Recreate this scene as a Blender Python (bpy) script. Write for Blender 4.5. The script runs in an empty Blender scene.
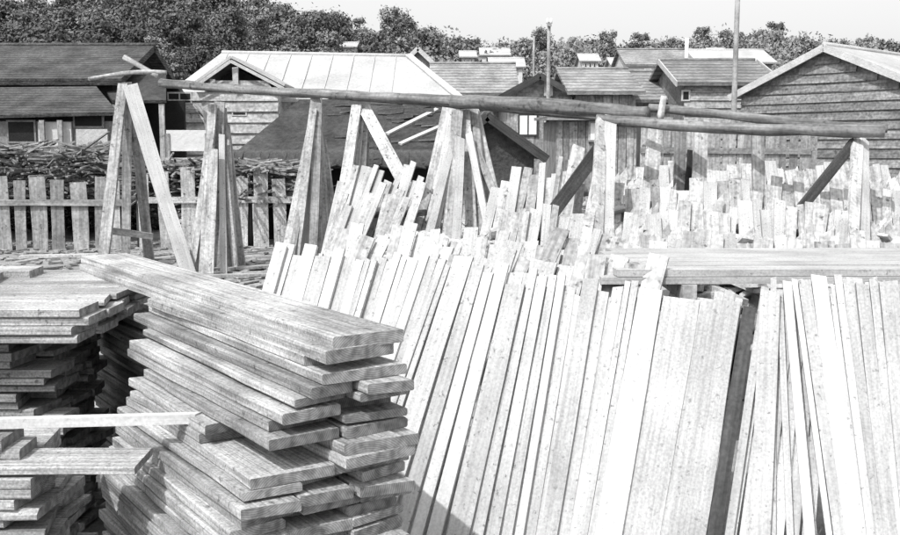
import bpy, bmesh, math, random
from mathutils import Vector, Matrix, noise
rnd = random.Random(11)
V = Vector
sc = bpy.context.scene
C = sc.collection

# ------------------------------------------------------------------ camera, sky, sun, exposure
CAM_H, F, HOR = 2.2, 1000.0, 150.0
PITCH = math.atan((267.5 - HOR) / F)
cam = bpy.data.cameras.new('camera'); cam.sensor_width = 36; cam.lens = 36 * F / 900
cam.clip_end = 3000; cam.clip_start = 0.05
co = bpy.data.objects.new('camera', cam); C.objects.link(co)
co.location = (0, 0, CAM_H); co.rotation_euler = (math.pi / 2 - PITCH, 0, 0)
sc.camera = co
SUN_TO = V((-0.40, -0.58, 0.86)).normalized()          # towards the sun: high, behind the left shoulder
w = bpy.data.worlds.new('World'); sc.world = w; w.use_nodes = True
nt = w.node_tree; bg = nt.nodes['Background']
sky = nt.nodes.new('ShaderNodeTexSky'); sky.sky_type = 'NISHITA'; sky.sun_disc = False
sky.sun_elevation = math.asin(SUN_TO.z); sky.sun_rotation = math.atan2(SUN_TO.x, SUN_TO.y)
sky.dust_density = 7.0; sky.air_density = 1.6
bw = nt.nodes.new('ShaderNodeRGBToBW')                  # monochrome film
veil = nt.nodes.new('ShaderNodeMath'); veil.operation = 'MULTIPLY_ADD'   # even white summer haze over the whole sky
veil.inputs[1].default_value = 0.5; veil.inputs[2].default_value = 2.95
nt.links.new(sky.outputs[0], bw.inputs[0]); nt.links.new(bw.outputs[0], veil.inputs[0]); nt.links.new(veil.outputs[0], bg.inputs[0])
bg.inputs[1].default_value = 0.15
sl = bpy.data.lights.new('sun', 'SUN'); sl.energy = 2.7; sl.angle = math.radians(0.5); sl.color = (1, 1, 1)
so = bpy.data.objects.new('sun', sl); C.objects.link(so); so.location = (-20, -20, 40)
so.rotation_euler = SUN_TO.to_track_quat('Z', 'Y').to_euler()
vs = sc.view_settings; vs.view_transform = 'Standard'; vs.look = 'None'; vs.exposure = 0.6; vs.gamma = 1
vs.use_curve_mapping = False

# ------------------------------------------------------------------ where things stand
def ray(px, py):
    u, v = (px - 450) / F, (267.5 - py) / F
    f = V((0, math.cos(PITCH), -math.sin(PITCH))); up = V((0, math.sin(PITCH), math.cos(PITCH)))
    return f + up * v + V((u, 0, 0))
def P(px, py, d):
    r = ray(px, py); return V((0, 0, CAM_H)) + r * (d / r.y)
def PZ(px, py, z):
    r = ray(px, py); return V((0, 0, CAM_H)) + r * ((z - CAM_H) / r.z)
def interp(tab, x):
    if x <= tab[0][0]: return tab[0][1]
    for (a, b), (c, d) in zip(tab, tab[1:]):
        if x <= c: return b + (d - b) * (x - a) / (c - a)
    return tab[-1][1]

# ------------------------------------------------------------------ materials (all neutral: the film is black and white)
def nodes(name):
    m = bpy.data.materials.new(name); m.use_nodes = True
    t = m.node_tree; return m, t, t.nodes['Principled BSDF'], t.nodes.new, t.links.new
def ramp(t, lo, hi, p0=0.3, p1=0.7):
    r = t.nodes.new('ShaderNodeMapRange'); r.inputs[1].default_value = p0; r.inputs[2].default_value = p1
    r.inputs[3].default_value = lo; r.inputs[4].default_value = hi; return r
def mul(t, a, b):
    n = t.nodes.new('ShaderNodeMath'); n.operation = 'MULTIPLY'; t.links.new(a, n.inputs[0])
    if isinstance(b, (int, float)): n.inputs[1].default_value = b
    else: t.links.new(b, n.inputs[1])
    return n.outputs[0]
def wood(name, base, var=0.25, rng=(0.75, 1.15), grain=(1.2, 30, 30), speck=0.5, speck_scale=14, bump=0.25, stain=0.25, grit=45, gritv=0.22):
    m, t, b, N, Lk = nodes(name)
    tc = N('ShaderNodeTexCoord'); oi = N('ShaderNodeObjectInfo')
    mp = N('ShaderNodeMapping'); mp.inputs[3].default_value = grain
    Lk(tc.outputs['Object'], mp.inputs[0])
    sh = N('ShaderNodeMath'); sh.operation = 'MULTIPLY'; Lk(oi.outputs['Random'], sh.inputs[0]); sh.inputs[1].default_value = 137
    cx = N('ShaderNodeCombineXYZ')
    for k in range(3): Lk(sh.outputs[0], cx.inputs[k])
    Lk(cx.outputs[0], mp.inputs[1])
    n1 = N('ShaderNodeTexNoise'); n1.inputs['Scale'].default_value = 1; n1.inputs['Detail'].default_value = 7; n1.inputs['Roughness'].default_value = 0.65
    Lk(mp.outputs[0], n1.inputs[0])
    g = ramp(t, 1 - var, 1 + var * 0.6, 0.32, 0.68); Lk(n1.outputs[0], g.inputs[0])
    mp2 = N('ShaderNodeVectorMath'); mp2.operation = 'ADD'; Lk(tc.outputs['Object'], mp2.inputs[0]); Lk(cx.outputs[0], mp2.inputs[1])
    n2 = N('ShaderNodeTexNoise'); n2.inputs['Scale'].default_value = 2.3; n2.inputs['Detail'].default_value = 5
    Lk(mp2.outputs[0], n2.inputs[0]); s = ramp(t, 1 - stain, 1.05, 0.35, 0.6); Lk(n2.outputs[0], s.inputs[0])
    n3 = N('ShaderNodeTexNoise'); n3.inputs['Scale'].default_value = speck_scale; n3.inputs['Detail'].default_value = 3; n3.inputs['Roughness'].default_value = 0.7
    Lk(mp2.outputs[0], n3.inputs[0]); k = ramp(t, 1 - speck, 1, 0.30, 0.40); Lk(n3.outputs[0], k.inputs[0])
    n4 = N('ShaderNodeTexNoise'); n4.inputs['Scale'].default_value = grit; n4.inputs['Detail'].default_value = 2
    Lk(mp2.outputs[0], n4.inputs[0]); q4 = ramp(t, 1 - gritv, 1 + gritv * .5, 0.35, 0.65); Lk(n4.outputs[0], q4.inputs[0])
    r = ramp(t, rng[0] * base, rng[1] * base, 0, 1); Lk(oi.outputs['Random'], r.inputs[0])
    c = mul(t, mul(t, mul(t, mul(t, r.outputs[0], g.outputs[0]), s.outputs[0]), k.outputs[0]), q4.outputs[0])
    Lk(c, b.inputs['Base Color']); b.inputs['Roughness'].default_value = 0.85; b.inputs['Specular IOR Level'].default_value = 0.2
    bp = N('ShaderNodeBump'); bp.inputs['Strength'].default_value = bump; bp.inputs['Distance'].default_value = 0.01
    Lk(n1.outputs[0], bp.inputs['Height']); Lk(bp.outputs[0], b.inputs['Normal'])
    return m
def rough(name, base, var=0.4, scale=3, fine=20, bump=0.5, dist=0.05, stretch=(1, 1, 1), rnd_rng=(1, 1), band=0):
    m, t, b, N, Lk = nodes(name)
    tc = N('ShaderNodeTexCoord'); mp = N('ShaderNodeMapping'); mp.inputs[3].default_value = stretch
    Lk(tc.outputs['Object'], mp.inputs[0])
    n1 = N('ShaderNodeTexNoise'); n1.inputs['Scale'].default_value = scale; n1.inputs['Detail'].default_value = 6; Lk(mp.outputs[0], n1.inputs[0])
    n2 = N('ShaderNodeTexNoise'); n2.inputs['Scale'].default_value = fine; n2.inputs['Detail'].default_value = 4; n2.inputs['Roughness'].default_value = 0.7; Lk(mp.outputs[0], n2.inputs[0])
    a = ramp(t, 1 - var, 1 + var, 0.3, 0.7); Lk(n1.outputs[0], a.inputs[0])
    c = ramp(t, 1 - var, 1 + var, 0.3, 0.7); Lk(n2.outputs[0], c.inputs[0])
    oi = N('ShaderNodeObjectInfo'); r = ramp(t, rnd_rng[0] * base, rnd_rng[1] * base, 0, 1); Lk(oi.outputs['Random'], r.inputs[0])
    col = mul(t, mul(t, a.outputs[0], c.outputs[0]), r.outputs[0])
    if band:
        wv = N('ShaderNodeTexWave'); wv.wave_type = 'BANDS'; wv.bands_direction = 'Z'; wv.inputs['Scale'].default_value = band; wv.inputs['Distortion'].default_value = 1.5
        wv.inputs['Detail'].default_value = 3; Lk(tc.outputs['Object'], wv.inputs[0]); wr = ramp(t, .62, 1.1, 0.1, 0.5); Lk(wv.outputs['Fac'], wr.inputs[0]); col = mul(t, col, wr.outputs[0])
    Lk(col, b.inputs['Base Color']); b.inputs['Roughness'].default_value = 0.9; b.inputs['Specular IOR Level'].default_value = 0.15
    bp = N('ShaderNodeBump'); bp.inputs['Strength'].default_value = bump; bp.inputs['Distance'].default_value = dist
    Lk(n2.outputs[0], bp.inputs['Height']); Lk(bp.outputs[0], b.inputs['Normal'])
    return m
M = {}
M['board'] = wood('pale sawn board', 0.445, var=0.2, rng=(0.86, 1.1), grain=(1.3, 55, 55), speck=0.55, speck_scale=30, stain=0.16, grit=70, gritv=.14)
M['board_grey'] = wood('greyed board', 0.41, var=0.22, rng=(0.92, 1.05), grain=(1.3, 55, 55), speck=0.4, speck_scale=30, stain=.2, grit=70, gritv=.16)
M['board_white'] = wood('fresh white board', 0.5, var=0.12, rng=(0.97, 1.04), speck=0.3, speck_scale=30, stain=0.10, grit=70, gritv=.12)
M['far_board'] = wood('weathered board', 0.48, var=0.40, rng=(0.7, 1.12), speck=0.7, speck_scale=9, stain=0.3, grain=(1.2, 22, 22), grit=24, gritv=.25)
M['plank'] = wood('stacked plank', 0.45, var=0.5, rng=(0.75, 1.12), grain=(1.0, 48, 48), speck=0.6, speck_scale=24, stain=0.45, bump=0.9, grit=90, gritv=.3)
def end_grain():
    m, t, b, N, Lk = nodes('shaded weathered end grain')
    tc = N('ShaderNodeTexCoord'); oi = N('ShaderNodeObjectInfo'); sh = N('ShaderNodeMath'); sh.operation = 'MULTIPLY_ADD'; sh.inputs[1].default_value = .3; sh.inputs[2].default_value = -.2
    Lk(oi.outputs['Random'], sh.inputs[0]); cx = N('ShaderNodeCombineXYZ'); Lk(sh.outputs[0], cx.inputs[1]); s2 = N('ShaderNodeMath'); s2.operation = 'SINE'; s3 = N('ShaderNodeMath'); s3.operation = 'MULTIPLY'; s3.inputs[1].default_value = 400; Lk(oi.outputs['Random'], s3.inputs[0]); Lk(s3.outputs[0], s2.inputs[0]); s4 = N('ShaderNodeMath'); s4.operation = 'MULTIPLY'; s4.inputs[1].default_value = .16; Lk(s2.outputs[0], s4.inputs[0]); Lk(s4.outputs[0], cx.inputs[2])
    ad = N('ShaderNodeVectorMath'); ad.operation = 'ADD'; Lk(tc.outputs['Object'], ad.inputs[0]); Lk(cx.outputs[0], ad.inputs[1])
    wv = N('ShaderNodeTexWave'); wv.wave_type = 'RINGS'; wv.rings_direction = 'X'; wv.inputs['Scale'].default_value = 38; wv.inputs['Distortion'].default_value = 2; Lk(ad.outputs[0], wv.inputs[0])
    a = ramp(t, .7, 1.1, 0, 1); Lk(wv.outputs['Fac'], a.inputs[0])
    n = N('ShaderNodeTexNoise'); n.inputs['Scale'].default_value = 26; n.inputs['Detail'].default_value = 4; Lk(ad.outputs[0], n.inputs[0]); c = ramp(t, .5, 1.2, .35, .65); Lk(n.outputs[0], c.inputs[0])
    r_ = ramp(t, .17, .33, 0, 1); Lk(oi.outputs['Random'], r_.inputs[0])
    Lk(mul(t, mul(t, a.outputs[0], c.outputs[0]), r_.outputs[0]), b.inputs['Base Color']); b.inputs['Roughness'].default_value = .95
    return m
M['end_grain'] = end_grain()  # ends darkened in colour: weathering plus the shade on faces turned from sun
M['leg'] = wood('trestle plank', 0.38, var=0.5, rng=(0.7, 1.15), speck=0.6, speck_scale=7, grain=(1.0, 20, 20), grit=20, gritv=.25)
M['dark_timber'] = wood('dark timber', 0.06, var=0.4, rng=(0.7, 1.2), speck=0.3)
M['picket'] = wood('weathered picket', 0.36, var=0.4, rng=(0.6, 1.2), speck=0.6, speck_scale=6, grain=(1, 16, 16), grit=16, gritv=.25)
M['log'] = wood('peeled log', 0.19, var=0.6, rng=(0.85, 1.15), grain=(0.7, 16, 16), speck=0.5, speck_scale=5, bump=0.9, grit=20, gritv=.2)
M['siding'] = wood('wall siding', 0.33, var=0.4, rng=(0.7, 1.2), grain=(0.8, 12, 12), speck=0.5, speck_scale=4, grit=10, gritv=.3)
M['barn_siding'] = wood('barn clapboard', 0.22, var=0.45, rng=(0.75, 1.2), grain=(0.8, 14, 14), speck=0.5, speck_scale=4, grit=12, gritv=.35)
M['pale_siding'] = wood('pale siding', 0.50, var=0.35, rng=(0.85, 1.1), grain=(0.8, 8, 8), speck=0.6, speck_scale=4, grit=9, gritv=.3)
M['bright_roof'] = rough('bright sheet roof', 0.38, var=0.16, scale=0.7, fine=9, bump=0.15)
M['mid_roof'] = rough('grey tile roof', 0.20, var=0.32, scale=1.0, fine=7, bump=0.5, rnd_rng=(0.8, 1.15), band=2.2)
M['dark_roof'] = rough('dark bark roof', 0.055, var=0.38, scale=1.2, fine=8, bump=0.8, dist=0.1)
M['old_roof'] = rough('old thatched roof', 0.08, var=0.42, scale=1.4, fine=9, bump=0.9, dist=0.1, band=3.5)
M['verge'] = rough('pale verge board', 0.42, var=0.15, scale=2, fine=12)
M['plaster'] = rough('white plaster', 0.52, var=0.08, scale=1, fine=6)
M['mid_wall'] = rough('brown wall', 0.20, var=0.3, scale=2, fine=12)  # one even mid tone for plain walls
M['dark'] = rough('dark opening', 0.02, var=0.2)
M['pane'] = rough('paper pane', 0.75, var=0.05)
M['ground'] = rough('yard earth', 0.27, var=0.22, scale=0.5, fine=8, bump=0.6)
M['hill'] = rough('hillside scrub', 0.09, var=0.45, scale=0.2, fine=1.4, bump=0.9, dist=0.5)
M['leaf'] = rough('foliage', 0.12, var=0.45, scale=0.6, fine=3, bump=0.2, rnd_rng=(0.6, 1.5))
M['leaf_light'] = rough('light foliage', 0.16, var=0.4, scale=0.6, fine=3, bump=0.2, rnd_rng=(0.7, 1.3))
M['bark'] = rough('bark', 0.10, var=0.3)
M['chip'] = rough('pale wood offcuts', 0.40, var=0.4, scale=1.5, fine=14, bump=0.3)
M['litter'] = rough('trodden chips and bark', 0.25, var=0.4, scale=1.5, fine=14, bump=0.3)
M['junk'] = rough('brush and scrap', 0.2, var=0.5, scale=1.2, fine=6, bump=0.5)
M['pole'] = rough('grey pole', 0.28, var=0.25, scale=2, fine=10)
M['white_pole'] = rough('whitewashed pole', 0.75, var=0.1)

# ------------------------------------------------------------------ builders
def link(name, me, mat=None, parent=None, mw=None):
    o = bpy.data.objects.new(name, me); C.objects.link(o)
    if mat is not None and me is not None and not me.materials: me.materials.append(M[mat])
    mw = mw or Matrix()
    if parent is not None:
        o.parent = parent; o.matrix_parent_inverse = Matrix.Translation(parent.location).inverted()
    o.matrix_basis = mw
    return o
def thing(name, label, cat, loc, group=None):
    o = bpy.data.objects.new(name, None); C.objects.link(o); o.location = loc; o.empty_display_size = 0.2
    return tag(o, label, cat, group)
def tag(o, label, cat, group=None):
    o['label'] = label; o['category'] = cat
    if group: o['group'] = group
    return o
def kind(o, k, label=None):
    o['kind'] = k
    if label: o['label'] = label
    return o
def mesh(name, verts, faces, smooth=False):
    me = bpy.data.meshes.new(name); me.from_pydata([tuple(v) for v in verts], [], faces); me.update()
    if smooth:
        for p in me.polygons: p.use_smooth = True
    return me
def board_mesh(L, W, T, seg=4, wob=0.03, bow=0.01, chamfer=0.0, skew=0.02):
    vs, fs = [], []
    if chamfer > 0:
        c = chamfer
        prof = [(-.5, -1, c), (.5, -1, -c)]
    wane = rnd.choice([1, 1, 1, 2.5]); ph = rnd.uniform(0, 6); bw_ = rnd.uniform(-bow, bow); sk0, sk1 = rnd.uniform(-skew, skew), rnd.uniform(-skew, skew)
    for i in range(seg + 1):
        f = i / seg; x = f * L
        w0 = W * (-.5 + wob * math.sin(ph + 5 * f) + rnd.uniform(-wob, wob) * .5); w1 = W * (.5 + wob * math.sin(ph * 2 + 4 * f) + rnd.uniform(-wob, wob) * .5)
        dz = bw_ * 4 * f * (1 - f); dx = sk0 * (1 - f) + sk1 * f if i in (0, seg) else 0
        if chamfer > 0:
            c = chamfer * rnd.uniform(.6, 1.4)
            c2 = min(T * .45, c * wane * (1 + .35 * math.sin(ph * 3 + 7 * f)))
            ring = [(w0 + c, 0), (w1 - c, 0), (w1, c), (w1, T - c), (w1 - c, T), (w0 + c2 * 1.3, T), (w0, T - c2), (w0, c)]
        else: ring = [(w0, 0), (w1, 0), (w1, T), (w0, T)]
        for (y, z) in ring: vs.append((x + dx * (y / W), y, z + dz))
    n = len(ring)
    for i in range(seg):
        for k in range(n):
            a = i * n + k; b = i * n + (k + 1) % n
            fs.append((a, a + n, b + n, b))
    fs.append(tuple(range(n))); fs.append(tuple(reversed(range(seg * n, seg * n + n))))
    me = mesh('board', vs, fs)
    bm = bmesh.new(); bm.from_mesh(me); bmesh.ops.recalc_face_normals(bm, faces=bm.faces); bm.to_mesh(me); bm.free()
    return me
def frame(a, b, nrm):
    x = (b - a).normalized(); z = (nrm - x * nrm.dot(x)).normalized(); y = z.cross(x)
    m = Matrix((x, y, z)).transposed().to_4x4(); m.translation = a; return m
def board(name, a, b, W, T, nrm, mat, parent=None, **kw):
    a, b = V(a), V(b)
    me = board_mesh((b - a).length, W, T, **kw)
    if mat == 'plank':
        me.materials.append(M['plank']); me.materials.append(M['end_grain'])
        for p in me.polygons:
            if len(p.vertices) > 4: p.material_index = 1
    return link(name, me, mat, parent, frame(a, b, V(nrm)))
def tube_mesh(L, r0, r1, sides=10, seg=10, wob=0.1, bend=0.0, bumps=0.0):
    vs, fs = [], []; p1, p2 = rnd.uniform(0, 6), rnd.uniform(0, 6)
    for i in range(seg + 1):
        f = i / seg; r = r0 + (r1 - r0) * f
        cy, cz = bend * math.sin(p1 + 4 * f), bend * math.sin(p2 + 3.3 * f)
        for k in range(sides):
            a = 2 * math.pi * k / sides; q = r * (1 + wob * noise.noise(V((f * L * 2 + p1 * 9, math.cos(a), math.sin(a)))))
            vs.append((f * L, cy + q * math.cos(a), cz + q * math.sin(a)))
    for i in range(seg):
        for k in range(sides):
            a = i * sides + k; b = i * sides + (k + 1) % sides; fs.append((a, b, b + sides, a + sides))
    fs.append(tuple(reversed(range(sides)))); fs.append(tuple(range(seg * sides, seg * sides + sides)))
    return mesh('tube', vs, fs, True)
def tube(name, a, b, r0, r1, mat, parent=None, **kw):
    a, b = V(a), V(b); up = V((0, 0, 1)) if abs((b - a).normalized().z) < 0.9 else V((0, -1, 0))
    return link(name, tube_mesh((b - a).length, r0, r1, **kw), mat, parent, frame(a, b, up))
BOXF = [(0, 3, 2, 1), (4, 5, 6, 7), (0, 1, 5, 4), (1, 2, 6, 5), (2, 3, 7, 6), (3, 0, 4, 7)]
def box(name, x0, x1, y0, y1, z0, z1, mat, parent=None):
    c = V(((x0 + x1) / 2, (y0 + y1) / 2, z0)); hx, hy = (x1 - x0) / 2, (y1 - y0) / 2; h = z1 - z0
    vs = [(-hx, -hy, 0), (hx, -hy, 0), (hx, hy, 0), (-hx, hy, 0), (-hx, -hy, h), (hx, -hy, h), (hx, hy, h), (-hx, hy, h)]
    return link(name, mesh(name, vs, BOXF), mat, parent, Matrix.Translation(c))
def slab(name, quad, th, mat, parent=None, sub=0):
    """thick sheet on four corners (counter-clockwise seen from outside)"""
    q = [V(p) for p in quad]; o = q[0].copy(); n = (q[1] - q[0]).cross(q[3] - q[0]).normalized()
    vs = [p - o - n * th for p in q] + [p - o for p in q]
    return link(name, mesh(name, vs, BOXF), mat, parent, Matrix.Translation(o))

# ------------------------------------------------------------------ ground and hills
g = mesh('ground', [(-1500, -300, 0), (1500, -300, 0), (1500, 2600, 0), (-1500, 2600, 0)], [(0, 1, 2, 3)])
kind(link('ground', g, 'ground'), 'structure')
SKY = [(-200, 3), (0, 3), (220, 7), (285, 22), (350, 32), (400, 40), (450, 46), (520, 48), (600, 50), (650, 47), (720, 43), (780, 43), (830, 50), (900, 55), (1100, 60)]
RD = [(0, 105), (280, 115), (420, 150), (600, 175), (900, 190)]
def ridge(px):
    R = interp(RD, px); th = 5.5
    return R, max(2, CAM_H + (HOR - interp(SKY, px)) / F * R - th)
def hill_z(x, y):
    px = 450 + F * x / max(y, 1); R, zr = ridge(px); t = (y - 52) / (R - 52)
    if t <= 0: return -0.3
    if t < 1: s = t * t * (3 - 2 * t); z = zr * s
    else: z = zr * max(0.75, 1 - (t - 1) * 0.12)
    return z + 0.5 * noise.noise(V((x * .07, y * .07, 0))) * min(1, t * 3)
xs = [-330 + 8 * i for i in range(90)]; ys = [48 + 5 * j for j in range(62)]
vsx = [(x, y, hill_z(x, y)) for y in ys for x in xs]; nx = len(xs)
fsx = [(j * nx + i, j * nx + i + 1, (j + 1) * nx + i + 1, (j + 1) * nx + i) for j in range(len(ys) - 1) for i in range(nx - 1)]
kind(link('hill', mesh('hill', vsx, fsx, True), 'hill'), 'structure')

def crown_mesh(R, H, n, leaf, seed):
    r = random.Random(seed); vs, fs = [], []
    cl = []
    for _ in range(30):
        a = r.uniform(0, 6.28); q = R * .75 * math.sqrt(r.random()); z = H * r.uniform(.1, .9)
        q *= 1.1 - .6 * abs(z / H - .4)
        cl.append((V((q * math.cos(a), q * math.sin(a), z)), R * r.uniform(.2, .42)))
    for i in range(n):
        c, cr = cl[i % len(cl)]
        d = V((r.gauss(0, 1), r.gauss(0, 1), r.gauss(0, .8))).normalized() * cr * min(1.6, abs(r.gauss(.75, .35)))
        p = c + d; nrm = (d.normalized() + V((r.uniform(-1, 1), r.uniform(-1, 1), r.uniform(-.4, 1))) * .8).normalized()
        t = nrm.orthogonal().normalized(); t.rotate(Matrix.Rotation(r.uniform(0, 6.28), 3, nrm)); s = nrm.cross(t); l = leaf * r.uniform(.6, 1.4)
        k = len(vs); vs += [p - t * l, p + s * l * .6, p + t * l, p - s * l * .6]; fs.append((k, k + 1, k + 2, k + 3))
    return mesh('crown', vs, fs)
CROWNS = [crown_mesh(2.6, 5.0, 5200, .15, s) for s in (1, 2, 3)] + [crown_mesh(3.2, 4.2, 5200, .16, s) for s in (4, 5)]
FARC = [crown_mesh(2.8, 4.6, 4200, .21, s) for s in (11, 12, 13)]
PINES = [crown_mesh(1.9, 6.0, 4600, .14, s) for s in (7, 8)]
TRUNK = tube_mesh(3.2, .2, .1, sides=6, seg=4, bend=.1)
for m_ in CROWNS + FARC: m_.materials.append(M['leaf'])
for m_ in PINES: m_.materials.append(M['leaf_light'])
TRUNK.materials.append(M['bark'])
def tree(x, y, z, s, crown, label, group, name='broadleaf_tree'):
    t = thing(name, label, 'tree', (x, y, z - .15), group)
    k = link('trunk', TRUNK, None, t); k.matrix_parent_inverse = Matrix(); k.rotation_euler = (0, -math.pi / 2, 0); k.scale = (s, s, s)
    c = link('crown', crown, None, t); c.matrix_parent_inverse = Matrix(); c.location = (0, 0, 1.5 * s); c.scale = (s, s, s * rnd.uniform(.85, 1.15))
    c.rotation_euler = (0, 0, rnd.uniform(0, 6.28))
    return t
trees = []
tries = 0
while len(trees) < 298 and tries < 9000:
    tries += 1
    left = rnd.random() < .33
    px = rnd.uniform(-110, 440) if left else rnd.uniform(400, 950)
    R, zr = ridge(px); t = rnd.uniform(.30, 1.06) ** .8
    if not left: t = rnd.uniform(.74, 1.04)
    y = 52 + (R - 52) * t; x = (px - 450) / F * y
    if any((x - a) ** 2 + (y - b) ** 2 < (2.3 if left else 2.2) ** 2 for a, b in trees): continue
    trees.append((x, y)); z = hill_z(x, y); s = rnd.uniform(.6, 1.12) * (1.0 if left else .85)
    pine = rnd.random() < .25
    cr = rnd.choice(PINES if pine else CROWNS if left else FARC)
    if left: tree(x, y, z, s, cr, 'dark tree in the wooded hillside rising behind the left sheds', 'trees on the left hillside', 'pine_tree' if pine else 'broadleaf_tree')
    else: tree(x, y, z, s, cr, 'tree on the low far wooded ridge behind the houses', 'trees on the far ridge', 'pine_tree' if pine else 'broadleaf_tree')

rv, rf = [], []
rr_ = random.Random(5)
while len(rf) < 52000:
    px = rr_.uniform(250, 990); R, zr = ridge(px); t = rr_.uniform(.62, 1.03); y = 52 + (R - 52) * t; x = (px - 450) / F * y
    hmax = 4.6 * (.35 + .9 * max(0, noise.noise(V((x * .16, y * .16, 3))) + .55) + .25 * noise.noise(V((x * .6, y * .6, 1))))
    p = V((x, y, hill_z(x, y) + hmax * rr_.random() ** .6)); nrm = V((rr_.uniform(-1, 1), rr_.uniform(-1.2, .6), rr_.uniform(-.2, 1))).normalized()
    e = nrm.orthogonal().normalized(); e.rotate(Matrix.Rotation(rr_.uniform(0, 6.28), 3, nrm)); q = nrm.cross(e); l = rr_.uniform(.16, .36); k = len(rv)
    rv += [p - e * l, p + q * l * .6, p + e * l, p - q * l * .6]; rf.append((k, k + 1, k + 2, k + 3))
kind(link('ridge_wood', mesh('ridge_wood', rv, rf), 'leaf_light'), 'stuff', 'continuous low wood covering the far ridge behind the houses')

# ------------------------------------------------------------------ buildings
def gable_house(name, label, x0, x1, y0, y1, ze, zr, axis, roof='mid_roof', wall='mid_wall', over=.35, verge=None, rth=.12, cat='house', skip_wall=False):
    """axis 'x': ridge runs along x (eave faces us); 'y': the gable faces us"""
    xc, yc = (x0 + x1) / 2, (y0 + y1) / 2
    t = thing(name, label, cat, (xc, yc, 0))
    if axis == 'y':
        vs = [(x0, y0, 0), (x1, y0, 0), (x1, y0, ze), (xc, y0, zr), (x0, y0, ze), (x0, y1, 0), (x1, y1, 0), (x1, y1, ze), (xc, y1, zr), (x0, y1, ze)]
    else:
        vs = [(x0, y1, 0), (x0, y0, 0), (x0, y0, ze), (x0, yc, zr), (x0, y1, ze), (x1, y1, 0), (x1, y0, 0), (x1, y0, ze), (x1, yc, zr), (x1, y1, ze)]
    fs = [(0, 1, 2, 3, 4), (9, 8, 7, 6, 5), (1, 6, 7, 2), (5, 0, 4, 9), (2, 7, 8, 3), (3, 8, 9, 4)]
    o = V((xc, yc, 0))
    link('wall', mesh('wall', [V(v) - o for v in vs], fs), wall, t, Matrix.Translation(o))
    lift = rth + .03
    if axis == 'y':
        h = (x1 - x0) / 2; sl = (zr - ze) / h
        e = ze - sl * over
        R1 = slab('roof_slope', [(xc, y0 - over, zr + lift), (x0 - over, y0 - over, e + lift), (x0 - over, y1 + over, e + lift), (xc, y1 + over, zr + lift)][::-1], rth, roof, t)
        R2 = slab('roof_slope', [(xc, y1 + over, zr + lift), (x1 + over, y1 + over, e + lift), (x1 + over, y0 - over, e + lift), (xc, y0 - over, zr + lift)][::-1], rth, roof, t)
        if verge:
            for sx, xe in ((-1, x0 - over), (1, x1 + over)):
                board('verge_board', (xc, y0 - over - .03, zr + lift - .1), (xe, y0 - over - .03, e + lift - .1), .22, .05, (0, -1, 0), verge, t, wob=.01, bow=0)
        tube('ridge_cap', (xc, y0 - over - .02, zr + lift), (xc, y1 + over, zr + lift), .09, .09, roof, t, sides=8, seg=4, wob=.05)
    else:
        h = (y1 - y0) / 2; sl = (zr - ze) / h; e = ze - sl * over
        slab('roof_slope', [(x0 - over, y0 - over, e + lift), (x1 + over, y0 - over, e + lift), (x1 + over, yc, zr + lift), (x0 - over, yc, zr + lift)], rth, roof, t)
        slab('roof_slope', [(x1 + over, y1 + over, e + lift), (x0 - over, y1 + over, e + lift), (x0 - over, yc, zr + lift), (x1 + over, yc, zr + lift)], rth, roof, t)
        tube('ridge_cap', (x0 - over - .02, yc, zr + lift), (x1 + over + .02, yc, zr + lift), .09, .09, roof, t, sides=8, seg=6, wob=.05)
        if verge:
            for xe in (x0 - over - .03, x1 + over + .08):
                board('verge_board', (xe, y0 - over, e + lift - .05), (xe, yc, zr + lift - .05), .2, .05, (1, 0, 0), verge, t, wob=.01, bow=0)
    return t
def window(t, px0, px1, py0, py1, d, mat='dark', fr='verge', bars=1, depth=.06):
    a, b = P(px0, py1, d), P(px1, py0, d)
    f = box('window', a.x, b.x, d - depth, d - .005, a.z, b.z, fr, t)
    n = bars + 1; wd = (b.x - a.x); m_ = .06
    f2 = [box('pane', a.x + m_ + i * (wd - m_) / n, a.x + (i + 1) * (wd - m_) / n, d - depth - .012, d - depth - .004, a.z + m_, b.z - m_, mat) for i in range(n)]
    for p in f2: p.parent = f; p.matrix_parent_inverse = (Matrix.Translation(t.location).inverted() @ Matrix()).copy(); p.matrix_parent_inverse = f.matrix_basis.inverted()
    return f
def siding_h(t, x0, x1, z0, z1, y, course, mat, clip=None, name='siding_board'):
    z = z0; 
    while z < z1 - .02:
        h = min(course, z1 - z); a, b = x0, x1
        if clip: a, b = clip(z + h)
        if b - a > .15:
            m = board_mesh(b - a, h * 1.02, .025, seg=5, wob=.015, bow=.006)
            q = Matrix(((1, 0, 0), (0, .2, -1), (0, 1, .2))).to_4x4(); q.translation = (a, y - .035 - rnd.uniform(0, .012), z + h / 2)
            link(name, m, mat, t, q)
        z += course
def siding_v(t, x0, x1, z0, z1, y, wd, mat, name='wall_board', ztop=None, gap=.02):
    x = x0
    while x < x1:
        w_ = wd * rnd.uniform(.8, 1.2); zt = (ztop(x) if ztop else z1) + rnd.uniform(-.03, .03)
        board(name, (x + w_ / 2, y - rnd.uniform(.01, .04), z0), (x + w_ / 2, y - .02, zt), w_ - gap, .02, (0, -1, 0), mat, t, seg=3)
        x += w_

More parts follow.
